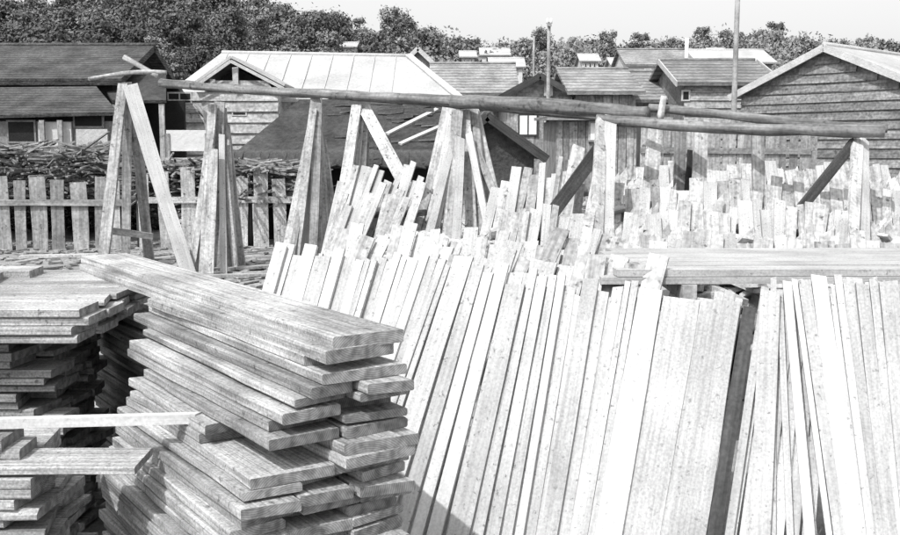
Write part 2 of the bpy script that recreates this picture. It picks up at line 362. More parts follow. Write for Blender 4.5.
# left building: large old roof, lean-to roof below it
D = 34
a0, a1 = P(-60, 78, D), P(112, 78, D)
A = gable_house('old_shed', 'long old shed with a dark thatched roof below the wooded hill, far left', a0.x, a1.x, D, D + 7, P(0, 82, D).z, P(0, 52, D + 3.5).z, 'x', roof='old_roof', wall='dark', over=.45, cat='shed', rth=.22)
e0 = P(-60, 88, D - .5); e1 = P(96, 86, D - .5); f0 = P(-60, 116, D - 3.6); f1 = P(118, 112, D - 3.6)
slab('lean_to_roof', [f0, f1, e1, e0], .1, 'old_roof', A)
zf = f0.z - .12
box('lean_to_wall', f0.x, f1.x - .3, D - 3.2, D - .02, 0, zf - .02, 'mid_wall', A)
window(A, 74, 104, 113, 128, D - 3.2, 'dark', 'mid_wall', 0)
window(A, 8, 36, 120, 143, D - 3.2, 'dark', 'mid_wall', 0)
for px in (42, 60, 118):
    q = P(px, 110, D - 3.45); board('post', (q.x, D - 3.45, 0), (q.x, D - 3.45, zf), .14, .1, (0, -1, 0), 'siding', A)
q0, q1 = P(38, 122, D - 3.3), P(72, 145, D - 3.3)
box('wall_panel', q0.x, q1.x, D - 3.32, D - 3.22, q1.z, q0.z, 'plaster', A)
q0, q1 = P(76, 129, D - 3.3), P(108, 146, D - 3.3)
box('wall_panel', q0.x, q1.x, D - 3.32, D - 3.22, q1.z, q0.z, 'verge', A)
# link roof between the old shed and the bright-roofed mill
q = [P(112, 100, 33), P(166, 100, 33), P(166, 72, 36), P(96, 74, 36)]
t = thing('lean_to', 'low dark lean-to roof between the thatched shed and bright-roofed mill', 'lean-to', P(140, 100, 34) * V((1, 1, 0)) if False else V((P(140, 100, 34).x, 34, 0)))
slab('roof_slope', q, .1, 'dark_roof', t)
box('back_wall', q[3].x + .4, q[1].x, 35.2, 35.4, 0, 3.9, 'dark', t)
for px in (116, 162):
    b = P(px, 104, 33.2); board('post', (b.x, 33.2, 0), (b.x, 33.2, b.z), .16, .12, (0, -1, 0), 'pale_siding', t)

# bright-roofed mill with a front gable
D = 41
x0, x1 = P(172, 95, D).x, P(450, 95, D).x
ze = P(300, 100, D).z; zr = P(300, 56, D + 4).z
t = thing('sawmill', 'long mill with a bright pale roof and open front gable below the hill', 'mill', ((x0 + x1) / 2, D + 4, 0))
link('wall', mesh('wall', [V(v) - V(((x0 + x1) / 2, D + 4, 0)) for v in [(x0, D, 0), (x1, D, 0), (x1, D + 8, 0), (x0, D + 8, 0), (x0, D, ze), (x1, D, ze), (x1, D + 8, ze), (x0, D + 8, ze)]], BOXF), 'pale_siding', t, Matrix.Translation(((x0 + x1) / 2, D + 4, 0)))
o = .4; zl = .15
ra, rb = V((P(222, 55, D + 4).x, D + 4, zr + zl)), V((P(408, 62, D + 4).x, D + 4, zr + zl - .15))
ea, eb, ec, ed = V((x0 - o, D - o, ze + .02)), V((x1 + o, D - o, ze + .02)), V((x1 + o, D + 8 + o, ze + .02)), V((x0 - o, D + 8 + o, ze + .02))
slab('roof_slope', [ea, eb, rb, ra], .12, 'bright_roof', t)
slab('roof_slope', [ec, ed, ra, rb], .12, 'bright_roof', t)
def tri(name, a, b, c, th, mat, par):
    n = (b - a).cross(c - a).normalized()
    vs_ = [V((0, 0, 0)), b - a, c - a]; vs_ = [v - n * th for v in vs_] + vs_
    return link(name, mesh(name, vs_, [(2, 1, 0), (3, 4, 5), (0, 1, 4, 3), (1, 2, 5, 4), (2, 0, 3, 5)]), mat, par, Matrix.Translation(a))
for k in range(1, 13):
    f = k / 13; a_ = ea.lerp(eb, f); b_ = ra.lerp(rb, min(1, max(0, (f * (eb.x - ea.x) - (ra.x - ea.x)) / (rb.x - ra.x)))); g_ = (f * (eb.x - ea.x) + ea.x)
    if ra.x < g_ < rb.x: board('sheet_lap', a_ + V((0, 0, .01)), b_ + V((0, 0, .01)), .035, .012, (0, -.5, 1), 'bright_roof', t, wob=.05)
tri('hip_slope', eb, ec, rb, .12, 'mid_roof', t); tri('hip_slope', ed, ea, ra, .12, 'bright_roof', t)
tube('ridge_cap', ra, rb, .1, .1, 'bright_roof', t, sides=8, seg=8)
board('hip_cap', eb + V((0, 0, .04)), rb + V((0, 0, .04)), .3, .06, (0, -.6, 1), 'verge', t)
# projecting gable
gy = D - 1.6
ap, gl, gr = P(231, 58, gy), P(192, 84, gy), P(284, 88, gy)
gl.z = gr.z = (gl.z + gr.z) / 2
back = V((0, 4.2, 0))
slab('gable_roof_slope', [gl, ap, ap + back, gl + back][::-1], .1, 'bright_roof', t)
slab('gable_roof_slope', [ap, gr, gr + back, ap + back][::-1], .1, 'bright_roof', t)
for q in (gl, gr):
    board('verge_board', ap + V((0, -.04, -.12)), q + V((0, -.04, -.1)), .12, .05, (0, -1, 0), 'verge', t, wob=.01)
ins = V((0, .35, 0))
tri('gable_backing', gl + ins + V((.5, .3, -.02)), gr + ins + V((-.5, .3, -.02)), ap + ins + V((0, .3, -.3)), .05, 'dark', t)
for px, wd in ((213, .2), (236, .22)):
    q = P(px, 70, gy + .3); z1 = ap.z - .25 - abs(q.x - ap.x) * (ap.z - gl.z) / abs(gl.x - ap.x)
    board('gable_post', (q.x, gy + .3, gl.z - .1), (q.x, gy + .3, z1), wd, .15, (0, -1, 0), 'verge', t)
q0, q1 = P(203, 85, gy), P(272, 80, gy)
tri_z = q1.z
slab('gable_panel', [V((q0.x, gy + .25, gl.z - .15)), V((q1.x, gy + .25, gl.z - .15)), V((P(266, 80, gy).x, gy + .25, q1.z)), V((P(208, 80, gy).x, gy + .25, q1.z))], .06, 'pale_siding', t)
box('porch_wall', P(166, 90, gy).x, gr.x - .3, gy + .4, D - .01, 0, gl.z - .2, 'pale_siding', t)
siding_h(t, P(166, 90, gy).x, gr.x - .3, 1.6, gl.z - .22, gy + .4, .42, 'pale_siding')
window(t, 168, 192, 92, 104, gy + .38, 'dark', 'verge', 1)
window(t, 172, 208, 108, 113, gy + .38, 'dark', 'verge', 0)
window(t, 232, 247, 111, 116, gy + .38, 'dark', 'verge', 0)
for (p, q) in (((168, 118), (180, 106)), ((208, 118), (196, 104))):
    board('brace', P(*p, gy + .2), P(*q, gy + .2), .14, .1, (0, -1, 0), 'leg', t)
# white panel wall in front of the mill
q0, q1 = P(166, 130, 30), P(209, 151, 30)
t = thing('white_partition', 'white panel wall with a shelf behind the tall trestle, below mill windows', 'partition', ((q0.x + q1.x) / 2, 30, 0))
box('panel', q0.x, q1.x, 30, 30.12, q1.z, q0.z, 'plaster', t)
for px in (168, 207): b = P(px, 140, 30); board('post', (b.x, 30.06, 0), (b.x, 30.06, q0.z - .1), .12, .1, (0, -1, 0), 'leg', t)
box('shelf', q0.x, q1.x + .3, 29.6, 29.98, q1.z - .28, q1.z - .2, 'verge', t)

# small gable behind the mill
D = 52
c = P(418, 47, D)
gable_house('small_house', 'small dark gabled house with pale verge boards peeping above mill roof', c.x - .85, c.x + .85, D, D + 4, P(0, 66, D).z, P(0, 50, D).z, 'y', roof='mid_roof', wall='mid_wall', verge='verge', over=.25)
# dark-roofed shed C (hip on the left)
D = 26
ze = P(0, 163, D - 2).z
zr = P(0, 99, D + 1.6).z
el, er = P(222, 150, D - 2).x, P(452, 150, D - 2).x
rl, rr = P(300, 99, D + 1.6).x, P(452, 99, D + 1.6).x
t = thing('dark_roof_shed', 'low shed under a broad dark bark roof with two pale battens', 'shed', ((el + er) / 2, D, 0))
slab('roof_slope', [(el, D - 2, ze), (er, D - 2, ze), (rr, D + 1.6, zr), (rl, D + 1.6, zr)], .14, 'dark_roof', t)
slab('roof_slope', [(er, D + 5.2, ze), (el, D + 5.2, ze), (rl, D + 1.6, zr), (rr, D + 1.6, zr)], .14, 'dark_roof', t)
tri('hip_slope', V((el, D + 5.2, ze)), V((el, D - 2, ze)), V((rl, D + 1.6, zr)), .14, 'dark_roof', t)
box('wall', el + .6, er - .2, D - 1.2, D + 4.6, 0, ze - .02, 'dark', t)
for (p, q) in (((387, 135), (437, 110)), ((400, 145), (446, 125))):
    def onr(pp):
        n = V((0, -(zr - ze), 3.6)).normalized(); o_ = V((0, D - 2, ze)); r = ray(*pp); s = (o_ - V((0, 0, CAM_H))).dot(n) / r.dot(n)
        return V((0, 0, CAM_H)) + r * s + n * .005
    board('roof_batten', onr(p), onr(q), .12, .05, V((0, -(zr - ze), 3.6)), 'verge', t)
for i in range(34):   # loose bark slabs and patches
    u_ = rnd.uniform(0, 1); yy = D - 1.7 + 3.1 * u_; zz = ze + (zr - ze) * (yy - D + 2) / 3.6; xl = el + (rl - el) * (yy - D + 2) / 3.6 + .5; xx = rnd.uniform(xl, er - .6)
    nn = V((rnd.gauss(0, .05), -(zr - ze), 3.6 + rnd.gauss(0, .15))); p0 = V((xx, yy, zz + .012))
    board('bark_slab', p0, p0 + V((rnd.uniform(.3, .9), rnd.uniform(-.1, .1), rnd.uniform(.0, .05))), rnd.uniform(.12, .4), .012, nn, rnd.choice(['dark_roof', 'old_roof', 'dark_roof']), t, seg=2, wob=.12, bow=.02)
for i in range(26):   # curling bark strips at the eave
    x = el + (er - el) * (i + .5) / 26
    slab('eave_strip', [(x - .12, D - 2.12, ze - rnd.uniform(.0, .12)), (x + .12, D - 2.12, ze - rnd.uniform(.0, .12)), (x + .12, D - 1.5, ze + .32), (x - .12, D - 1.5, ze + .32)], .03, 'dark_roof', t)
# dark gable next to it
D = 25
c = P(487, 113, D); hw = P(546, 158, D).x - c.x
gable_house('dark_gable_shed', 'dark gabled shed with a heavy dark verge behind board trestle', c.x - hw + .3, c.x + hw - .3, D, D + 4, P(0, 153, D).z, P(0, 119, D).z, 'y', roof='mid_roof', wall='dark_roof', over=.3, verge='dark_timber', cat='shed')  # verge boards in the dark timber tone
# house with dark roof
D = 44
q0, q1 = P(440, 92, D), P(508, 92, D)
gable_house('tile_roof_house', 'house with a long dark tiled roof between mill and gabled house', q0.x, q1.x, D, D + 6, P(0, 92, D).z, P(0, 67, D + 3).z, 'x', roof='mid_roof', wall='mid_wall', cat='house', over=.5)
# gabled house with siding and long wing
D = 38
c = P(539, 76, D); x0, x1 = P(506, 95, D).x, P(572, 95, D).x
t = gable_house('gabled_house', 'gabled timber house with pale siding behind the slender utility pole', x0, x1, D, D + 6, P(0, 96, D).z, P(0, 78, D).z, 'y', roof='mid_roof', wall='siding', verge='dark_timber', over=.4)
siding_v(t, x0 + .03, x1 - .03, 1.0, P(0, 97, D).z, D, .34, 'siding')
for px in (545, 551): b = P(px, 100, D); board('gable_post', (b.x, D - .1, P(0, 96, D).z), (b.x, D - .1, P(0, 82, D).z), .1, .06, (0, -1, 0), 'verge', t)
window(t, 518, 538, 114, 136, D - .05, 'pane', 'dark_timber', 1)
x0, x1 = P(566, 95, D).x, P(628, 95, D).x
t = gable_house('long_house', 'house with a broad grey roof and boarded wall right of utility pole', x0 + .3, x1, D - 1, D + 6, P(0, 93, D - 1).z, P(0, 73, D + 2.5).z, 'x', roof='mid_roof', wall='mid_wall', over=.4)
siding_v(t, x0 + .3, x1, .6, P(0, 95, D - 1).z, D - 1, .3, 'siding')
# boarded shed with a white window
D = 30
x0, x1 = P(556, 120, D).x, P(660, 120, D).x
t = thing('boarded_shed', 'flat-topped shed of upright grey boards behind dark diagonal brace', 'shed', ((x0 + x1) / 2, D + 2, 0))
box('wall', x0, x1, D, D + 4, 0, P(0, 119, D).z, 'mid_wall', t)
slab('roof_slope', [(x0 - .3, D - .4, P(0, 117, D).z), (x1 + .3, D - .4, P(0, 117, D).z), (x1 + .3, D + 4.3, P(0, 113, D).z), (x0 - .3, D + 4.3, P(0, 113, D).z)], .1, 'mid_roof', t)
siding_v(t, x0, x1, .3, P(0, 121, D).z, D, .22, 'siding')
window(t, 588, 604, 121, 142, D - .06, 'pane', 'siding', 0)
# white-walled building and mid houses to the right
D = 60
x0, x1 = P(628, 75, D).x, P(692, 75, D).x
t = gable_house('white_walled_house', 'white walled house with a grey roof and round dark opening', x0, x1, D, D + 6, P(0, 66, D).z, P(0, 52, D + 3).z, 'x', roof='mid_roof', wall='plaster', over=.2)
window(t, 644, 651, 68, 79, D - .02, 'dark', 'plaster', 0); window(t, 655, 670, 70, 74, D - .02, 'dark', 'dark_timber', 0)
D = 40
x0, x1 = P(628, 95, D).x, P(694, 95, D).x
gable_house('grey_roof_house', 'low house with a plain grey roof in front of white walled house', x0, x1, D, D + 6, P(0, 100, D).z, P(0, 75, D + 3).z, 'x', roof='mid_roof', wall='siding', over=.4)
D = 37
x0, x1 = P(684, 95, D).x, P(768, 95, D).x
t = gable_house('clapboard_house', 'clapboard house behind the tall pole, left of the large gable', x0, x1, D, D + 6, P(0, 84, D).z, P(0, 64, D + 3).z, 'x', roof='mid_roof', wall='siding', over=.35, verge='verge')
siding_h(t, x0, x1, 1.2, P(0, 86, D).z, D, .28, 'siding')
window(t, 681, 690, 90, 101, D - .04, 'dark', 'verge', 0)
D = 70
x0, x1 = P(700, 62, D).x, P(772, 62, D).x
gable_house('far_long_house', 'distant long house with a pale roof left of the tall pole', x0, x1, D, D + 6, P(0, 63, D).z, P(0, 52, D + 3).z, 'x', roof='bright_roof', wall='mid_wall', over=.3)
# large clapboard gable on the right
D = 32
c = P(829, 46, D); th = math.radians(48); hw = (P(893, 90, D).x - P(765, 90, D).x) / 2 / math.cos(th); x0, x1 = c.x - hw, c.x + hw
ze, zr = P(0, 92, D).z, P(0, 50, D).z
t = gable_house('clapboard_barn', 'large barn with clapboard gable and pale verge boards, far right', x0, x1, D, D + 9, ze, zr, 'y', roof='bright_roof', wall='barn_siding', verge='verge', over=.3, cat='barn')
xc = c.x; slp = (zr - ze) / hw
siding_h(t, x0, x1, .8, ze, D, .29, 'barn_siding')
siding_h(t, x0, x1, ze, zr - .2, D, .29, 'barn_siding', clip=lambda z: (xc - (zr - z) / slp + .05, xc + (zr - z) / slp - .05))
bpy.context.view_layer.update()
t.rotation_euler.z = -th; t.location = (c.x + 4.5 * math.sin(th), D + 4.5 * math.cos(th), 0)
# barn annex roof right behind, running out of frame
# far houses on the ridge
for (px, py, Dh, wpx, hpx, lab) in ((492, 68, 90, 30, 10, 'small white hillside house with a pale roof above tiled roof'), (482, 56, 120, 26, 8, 'tiny pale house high on the far ridge, centre'), (582, 62, 110, 16, 8, 'tiny pale house on the ridge right of utility pole'),
                               (613, 66, 100, 18, 8, 'tiny house with grey roof below the ridge trees'), (340, 48, 100, 14, 6, 'tiny pale hut among trees above mill roof'), (462, 58, 105, 12, 7, 'tiny pale house left of the white hillside house'), (712, 54, 130, 14, 6, 'tiny pale hut on the ridge left of the tall pole')):
    q = P(px, py, Dh); wd = wpx / F * Dh; hh = hpx / F * Dh
    t = gable_house('hillside_house', lab, q.x, q.x + wd, Dh, Dh + 4, q.z + hh * .1, q.z + hh * 1.0, 'x', roof='bright_roof', wall='plaster', over=.3)
    for k in range(3): window(t, px + wpx * (.15 + .28 * k), px + wpx * (.3 + .28 * k), py + 1, py + 6, Dh - .02, 'dark', 'verge', 0)

# ------------------------------------------------------------------ poles
def util_pole(px, y0, d, r, label, mat='pole', arm=True, name='utility_pole'):
    a = P(px, y0, d); t = thing(name, label, 'pole', (a.x, d, 0))
    tube('shaft', (a.x, d, -.1), a, r, r * .75, mat, t, sides=10, seg=8, wob=.04)
    if arm:
        for dz, wd in ((.1, .07),):
            k = board('cross_arm', (a.x - wd, d - r, a.z - dz), (a.x + wd, d - r, a.z - dz), .09, .08, (0, -1, 0), mat, t)
            for s in (-.85, .85): tube('insulator', (a.x + wd * s, d - r - .02, a.z - dz + .04), (a.x + wd * s, d - r - .02, a.z - dz + .2), .04, .03, 'white_pole', t, sides=8, seg=2)
    return t
util_pole(549, 22, 33, .075, 'slender utility pole with small insulators before gabled house')
util_pole(738, -14, 31, .10, 'tall bare pole rising above clapboard house into the sky', arm=False, name='tall_pole')
util_pole(687, 38, 45, .11, 'short white post rising beside the white walled house', 'white_pole', arm=False, name='white_post')
util_pole(534, 36, 70, .10, 'thin distant pole on the ridge left of utility pole', arm=False, name='thin_pole')

# ------------------------------------------------------------------ fences
def fence(name, label, pA, pB, ztop, wd, gap, mat, rail_z, jit=.06, d_rail=-.05):
    t = thing(name, label, 'fence', ((pA.x + pB.x) / 2, (pA.y + pB.y) / 2, 0)); L = (pB - pA).length; u = (pB - pA).normalized(); n = V((u.y, -u.x, 0)); s = 0
    while s < L:
        w_ = wd * rnd.uniform(.75, 1.3); p = pA + u * (s + w_ / 2); zt = ztop + rnd.uniform(-jit, jit) * 1.5
        lean = u * rnd.uniform(-.05, .05)
        board('picket', (p.x, p.y, 0), (p.x + lean.x, p.y + lean.y, zt), w_, .03, n, mat, t, seg=3)
        s += w_ + gap * rnd.uniform(.4, 1.5)
    for z in rail_z:
        board('rail', pA + n * .035 + V((0, 0, z)), pB + n * .035 + V((0, 0, z + rnd.uniform(-.04, .04))), .14, .05, n, mat, t, seg=8, bow=.02)
    k = 0
    while k < L:
        p = pA + u * k - n * .14; tube('fence_post', (p.x, p.y, 0), (p.x, p.y, ztop - .1), .07, .06, 'dark_timber', t, sides=8, seg=3); k += 2.4
    return t
fa, fb = PZ(-110, 251, 0), PZ(128, 250, 0)
zt = P(50, 179, fa.y).z
fence('picket_fence', 'weathered gappy picket fence with one rail on the far left', fa, fb, zt, .27, .14, 'picket', (P(0, 202, fa.y).z,))
fa2, fb2 = PZ(140, 250, 0), PZ(300, 247, 0)
fence('slat_fence', 'pale slat fence behind the two left trestles', fa2, fb2, P(0, 172, fa2.y).z, .26, .14, 'far_board', (P(0, 200, fa2.y).z,), jit=.14)
D = 24
fence('paling_fence', 'dark upright paling fence under the log beam on the right', V((P(640, 150, D).x, D, 0)), V((P(810, 150, D).x, D, 0)), P(0, 122, D).z, .17, .035, 'picket', (1.2, 2.2), jit=.07)

# ------------------------------------------------------------------ trestles and the log beam
NF = V((0, -1, 0))
def down(a, b, z=0):
    return b if b.z <= z else a + (b - a) * ((z - a.z) / (b.z - a.z))
def trestle(label, legs, base, braces=()):
    t = thing('trestle', label, 'trestle', (base.x, base.y, 0), 'trestles carrying the log beam')
    for (pa, da, pb, db, wd, mt) in legs:
        a = P(*pa, da); b = down(a, P(*pb, db))
        board('leg', b, a, wd, .06, NF + V((rnd.uniform(-.3, .3), 0, .1)), mt, t, seg=5, wob=.04, bow=.03)
    for (pa, da, pb, db, wd, mt) in braces:
        a, b = P(*pa, da), P(*pb, db)
        if a.z - b.z > .4: b = down(a, b)
        board('brace', b, a, wd, .07, NF, mt, t, seg=4)
    return t
trestle('tall open A-shaped trestle of planks at the left end of beam', [
    ((124, 84), 18.7, (104, 262), 18.2, .20, 'leg'), ((130, 86), 18.6, (187, 270), 17.6, .26, 'board'), ((127, 82), 18.8, (126, 262), 19.0, .17, 'leg'), ((133, 110), 18.9, (150, 262), 19.4, .2, 'leg')],
    PZ(140, 266, 0), [((108, 230), 18.45, (152, 236), 18.9, .12, 'leg')])
trestle('bushy trestle of many planks, second from the left', [
    ((213, 105), 18.4, (205, 262), 17.6, .16, 'leg'), ((220, 102), 18.5, (217, 266), 18.2, .2, 'far_board'), ((223, 108), 18.6, (229, 262), 18.8, .15, 'leg'), ((226, 125), 18.6, (242, 262), 18.7, .15, 'leg'), ((212, 130), 18.2, (193, 262), 17.8, .14, 'leg'), ((215, 150), 18.0, (211, 264), 17.4, .12, 'far_board'), ((222, 135), 18.3, (224, 264), 17.7, .11, 'board'), ((210, 118), 18.4, (199, 262), 17.9, .10, 'far_board'), ((228, 140), 18.5, (236, 262), 18.2, .10, 'far_board'), ((206, 108), 18.7, (214, 160), 18.6, .14, 'leg')],
    PZ(218, 266, 0))
trestle('trestle of close-set planks beside bright leaning boards, third from the left', [
    ((311, 130), 16.8, (288, 250), 15.6, .15, 'far_board'), ((315, 98), 16.9, (304, 250), 16.0, .15, 'board'), ((318, 100), 17.0, (325, 250), 16.6, .15, 'leg'), ((314, 110), 16.6, (297, 250), 15.4, .13, 'far_board'), ((322, 140), 16.7, (338, 250), 16.6, .13, 'leg'), ((317, 104), 16.7, (312, 250), 15.6, .14, 'leg'), ((319, 115), 16.7, (319, 250), 15.8, .12, 'far_board'), ((313, 140), 16.5, (292, 250), 15.3, .09, 'leg'), ((320, 128), 16.6, (331, 250), 16.2, .09, 'far_board')],
    V((P(315, 250, 16.5).x, 16.5, 0)))
trestle('narrow trestle with a long pale brace slanting right', [
    ((358, 106), 16.4, (336, 240), 15.5, .17, 'far_board'), ((361, 106), 16.5, (348, 240), 15.8, .14, 'leg'), ((364, 110), 16.6, (357, 240), 16.0, .14, 'far_board'), ((365, 130), 16.6, (367, 240), 16.2, .13, 'leg')],
    V((P(356, 250, 16).x, 16, 0)), [((366, 110), 16.4, (402, 178), 15.4, .2, 'far_board')])
trestle('broad tent-like trestle wrapped in leaning boards at the middle of beam', [
    ((450, 110), 15.0, (424, 235), 14.0, .24, 'far_board'), ((454, 110), 15.0, (434, 235), 13.9, .17, 'board'), ((457, 112), 14.95, (447, 235), 13.9, .16, 'leg'), ((465, 112), 15.1, (472, 235), 14.1, .16, 'far_board'), ((460, 108), 15.2, (462, 235), 14.2, .24, 'far_board'), ((470, 110), 15.2, (482, 235), 14.2, .22, 'leg'), ((474, 112), 15.3, (502, 235), 14.4, .20, 'far_board'), ((446, 130), 14.9, (414, 235), 13.9, .12, 'far_board'), ((450, 150), 14.6, (428, 235), 13.6, .1, 'board'), ((460, 140), 14.6, (455, 235), 13.6, .11, 'board'), ((470, 135), 14.8, (490, 235), 13.8, .1, 'board'), ((476, 150), 14.8, (510, 235), 13.9, .1, 'leg')],
    V((P(462, 250, 14.6).x, 14.6, 0)))
trestle('stout upright trestle with a dark diagonal brace, right of the middle', [
    ((600, 122), 13.2, (594, 250), 10.9, .15, 'far_board'), ((610, 119), 13.3, (606, 252), 11.0, .15, 'board'), ((603, 150), 13.0, (584, 250), 10.8, .12, 'far_board')],
    V((P(602, 250, 13).x, 13, 0)), [((600, 146), 12.75, (548, 218), 12.3, .17, 'dark_timber'), ((578, 148), 13.2, (566, 200), 12.9, .16, 'far_board')])
trestle('pair of rough posts under the beam above the timber clutter', [
    ((700, 126), 14.2, (697, 215), 13.9, .20, 'far_board'), ((680, 126), 14.4, (678, 205), 14.4, .16, 'leg'), ((655, 124), 14.4, (649, 205), 14.0, .20, 'far_board'), ((690, 150), 14.3, (686, 205), 14.3, .08, 'dark_timber')],
    V((P(690, 250, 14.2).x, 14.2, 0)))
trestle('trestle with dark forked brace at the right end of beam', [
    ((856, 142), 12.4, (850, 245), 10.6, .13, 'far_board'), ((862, 142), 12.5, (862, 245), 10.8, .12, 'board'), ((756, 132), 13.6, (757, 200), 13.6, .16, 'leg')],
    V((P(857, 250, 12.2).x, 12.2, 0)), [((853, 142), 12.35, (808, 198), 12.2, .12, 'dark_timber')])
def log(label, pa, da, pb, db, r0, r1, mat='log', bend=.04):
    a, b = P(*pa, da), P(*pb, db); o = tube('log_beam', a, b, r0, r1, mat, sides=12, seg=40, wob=.3, bend=bend)
    return tag(o, label, 'log', 'logs of the beam')
log('long thin log on the left trestles, running before the bright roof', (160, 81), 18.5, (470, 104), 15.3, .075, .08)
log('thick pale log lying across the middle trestles', (452, 104), 15.0, (648, 112), 13.4, .10, .11)
log('lower thin log under the thick middle log', (330, 99), 16.7, (700, 122), 13.6, .045, .05)
log('thick log of the right half of the beam', (596, 119), 13.2, (884, 132), 12.2, .07, .075)
log('upper rough log lying behind the right half of beam', (648, 110), 13.6, (888, 126), 12.5, .06, .055)
tag(tube('crooked_branch', P(88, 77, 18.7), P(166, 74, 18.6), .035, .045, 'leg', seg=12, bend=.05, wob=.2), 'crooked pale branch lashed across the left end of beam', 'branch')
tag(tube('short_stick', P(124, 57, 18.7), P(158, 76, 18.6), .05, .045, 'leg', seg=6), 'short pale stick standing out above the left trestle', 'stick')
tag(tube('rough_pole', P(660, 119, 13.4), P(664, 96, 13.4), .05, .04, 'leg', seg=5), 'short rough peg standing on the beam right of the middle', 'peg')

# ------------------------------------------------------------------ leaning boards
ORD = 'first second third fourth fifth sixth seventh eighth ninth tenth eleventh twelfth thirteenth fourteenth fifteenth sixteenth seventeenth eighteenth nineteenth'.split()
TENS = {2: 'twent', 3: 'thirt', 4: 'fort', 5: 'fift'}
def nth(k):
    k += 1
    if k < 20: return ORD[k - 1]
    return TENS[k // 10] + ('ieth' if k % 10 == 0 else 'y-' + ORD[k % 10 - 1])
def row(A, B, dip, wd, mat, label, group, ext=(0, .12), fan=.06, lean=0.0, T=.025, gap=0.003, zbot=0.0, mats=None, tilt=None, skip=0.0, name='board'):
    u = (B - A); L = u.length; u.normalize(); uh = V((u.x, u.y, 0)).normalized(); n = V((uh.y, -uh.x, 0))          # towards us
    if n.y > 0: n = -n
    dn = (n * math.cos(dip) - V((0, 0, math.sin(dip)))).normalized(); nrm = u.cross(dn)
    if nrm.z < 0: nrm = -nrm
    s = 0; i = 0; cnt = 0; short = group.replace('boards of the ', '')
    while s < L:
        w_ = wd * rnd.uniform(.6, 1.45)
        if rnd.random() >= skip:
            p = A + u * (s + w_ / 2); th = (lean if not callable(lean) else lean(s / L)) + rnd.gauss(0, fan)
            d = (dn - u * math.tan(th)).normalized()
            top = p - d * rnd.uniform(*ext) + nrm * (.005 + (i % 3) * T * 1.1)
            bot = top + d * ((top.z - zbot) / -d.z)
            o = board(name, bot, top, w_, T, nrm, rnd.choice(mats) if mats else mat, seg=4, wob=.03, bow=.012)
            tag(o, f'{label}, {nth(cnt)} from the left', 'board', group); cnt += 1
        s += w_ + gap * rnd.uniform(0, 2); i += 1
    pl = tube('ridge_pole', A - n * .12 - u * .1 - V((0, 0, .24)), B - n * .12 + u * .1 - V((0, 0, .24)), .05, .045, 'log', sides=8, seg=10, wob=.1)
    tag(pl, 'round pole carrying the boards of the ' + short, 'pole')
    for f in (.08, .5, .92):
        q = A.lerp(B, f) - n * .15 - V((0, 0, .18))
        tag(tube('support_post', (q.x, q.y, 0), (q.x, q.y, q.z - .05), .05, .045, 'log', sides=8, seg=3), ['left', 'middle', 'right'][int(f * 3)] + ' post under the pole of the ' + short, 'post', 'posts under ' + group)

# front row: real plane; fan of the boards follows the photograph's leaning lines
ZR = 1.45
RA, RB = V((-1.12, 6.36, ZR)), V((3.64, 4.961, ZR))
u = (RB - RA).normalized(); n = V((u.y, -u.x, 0)); n = -n if n.y > 0 else n
DIP = math.radians(57); dn = (n * math.cos(DIP) - V((0, 0, math.sin(DIP)))).normalized(); NRM = u.cross(dn); NRM = -NRM if NRM.z < 0 else NRM
def onplane(px, py, off=0):
    r = ray(px, py); o = V((0, 0, CAM_H)); return o + r * ((RA + NRM * off - o).dot(NRM) / r.dot(NRM))
FAN = [(270, 196), (345, 272), (440, 352), (470, 395), (560, 520), (665, 622), (741, 701), (753, 716), (765, 730), (774, 776), (797, 832), (840, 870), (900, 922), (990, 1010), (1090, 1108)]
def front_board(x0, x1, ytop, off, mat, label, T=.025, xb=None, name='board'):
    xm = (x0 + x1) / 2; ym = interp([(270, 268), (600, 286), (990, 296)], xm)
    b = onplane(interp(FAN, xm) if xb is None else xb, 530, off); c = onplane(xm, ym, off); a = c + (c - b).normalized() * ((c - onplane(xm, ytop, off)).length * (1 if ytop < ym else -1))
    W = (onplane(x1, ym, off) - onplane(x0, ym, off)).length
    d = (b - a).normalized(); bot = a + d * ((a.z - .01) / -d.z)
    o = board(name, bot, a, W, T, NRM, mat, seg=6, wob=.02, bow=.01); return tag(o, label, 'board', 'boards of the front row')
LAB1 = 'pale board leaning in the tall left part of the front row, behind stack'
LAB2 = 'pale board leaning in the middle of the front row'
LAB3 = 'pale board leaning at the right end of the front row'
FR = []
for layer in range(2):
    x = 270 + 7 * layer
    while x < 1075:
        wd = rnd.choice([6, 8, 9, 11, 13, 16, 20])
        x2 = x + wd
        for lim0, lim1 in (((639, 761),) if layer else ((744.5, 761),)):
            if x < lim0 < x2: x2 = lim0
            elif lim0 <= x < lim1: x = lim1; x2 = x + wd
        if x2 - x > 4:
            if x < 440: yt = 247 + (x - 270) * .09 + rnd.uniform(-6, 8)
            elif x < 760: yt = interp([(440, 272), (560, 290), (760, 300)], x) + rnd.uniform(-18, 6)
            else: yt = 288 + rnd.uniform(-14, 8)
            if layer == 0:
                FR.append((0, x, front_board(x, x2, yt + 4, -.03 + rnd.uniform(-.004, .003), 'board', '')))
            elif rnd.random() < .84:
                FR.append((1, x, front_board(x, x2 - .5, yt, -.002 + rnd.uniform(0, .012), rnd.choice(['board', 'board', 'board', 'board_grey', 'board_white']) if 440 < x else rnd.choice(['board', 'board_white']), '')))
        x = x2 + rnd.choice([.3, .5, 1.3])
front_board(746, 759, 309, .006, 'dark_timber', 'dark narrow strip in the front row, right of two wide greyish boards')  # near-black strip added to fill the gap left between the boards
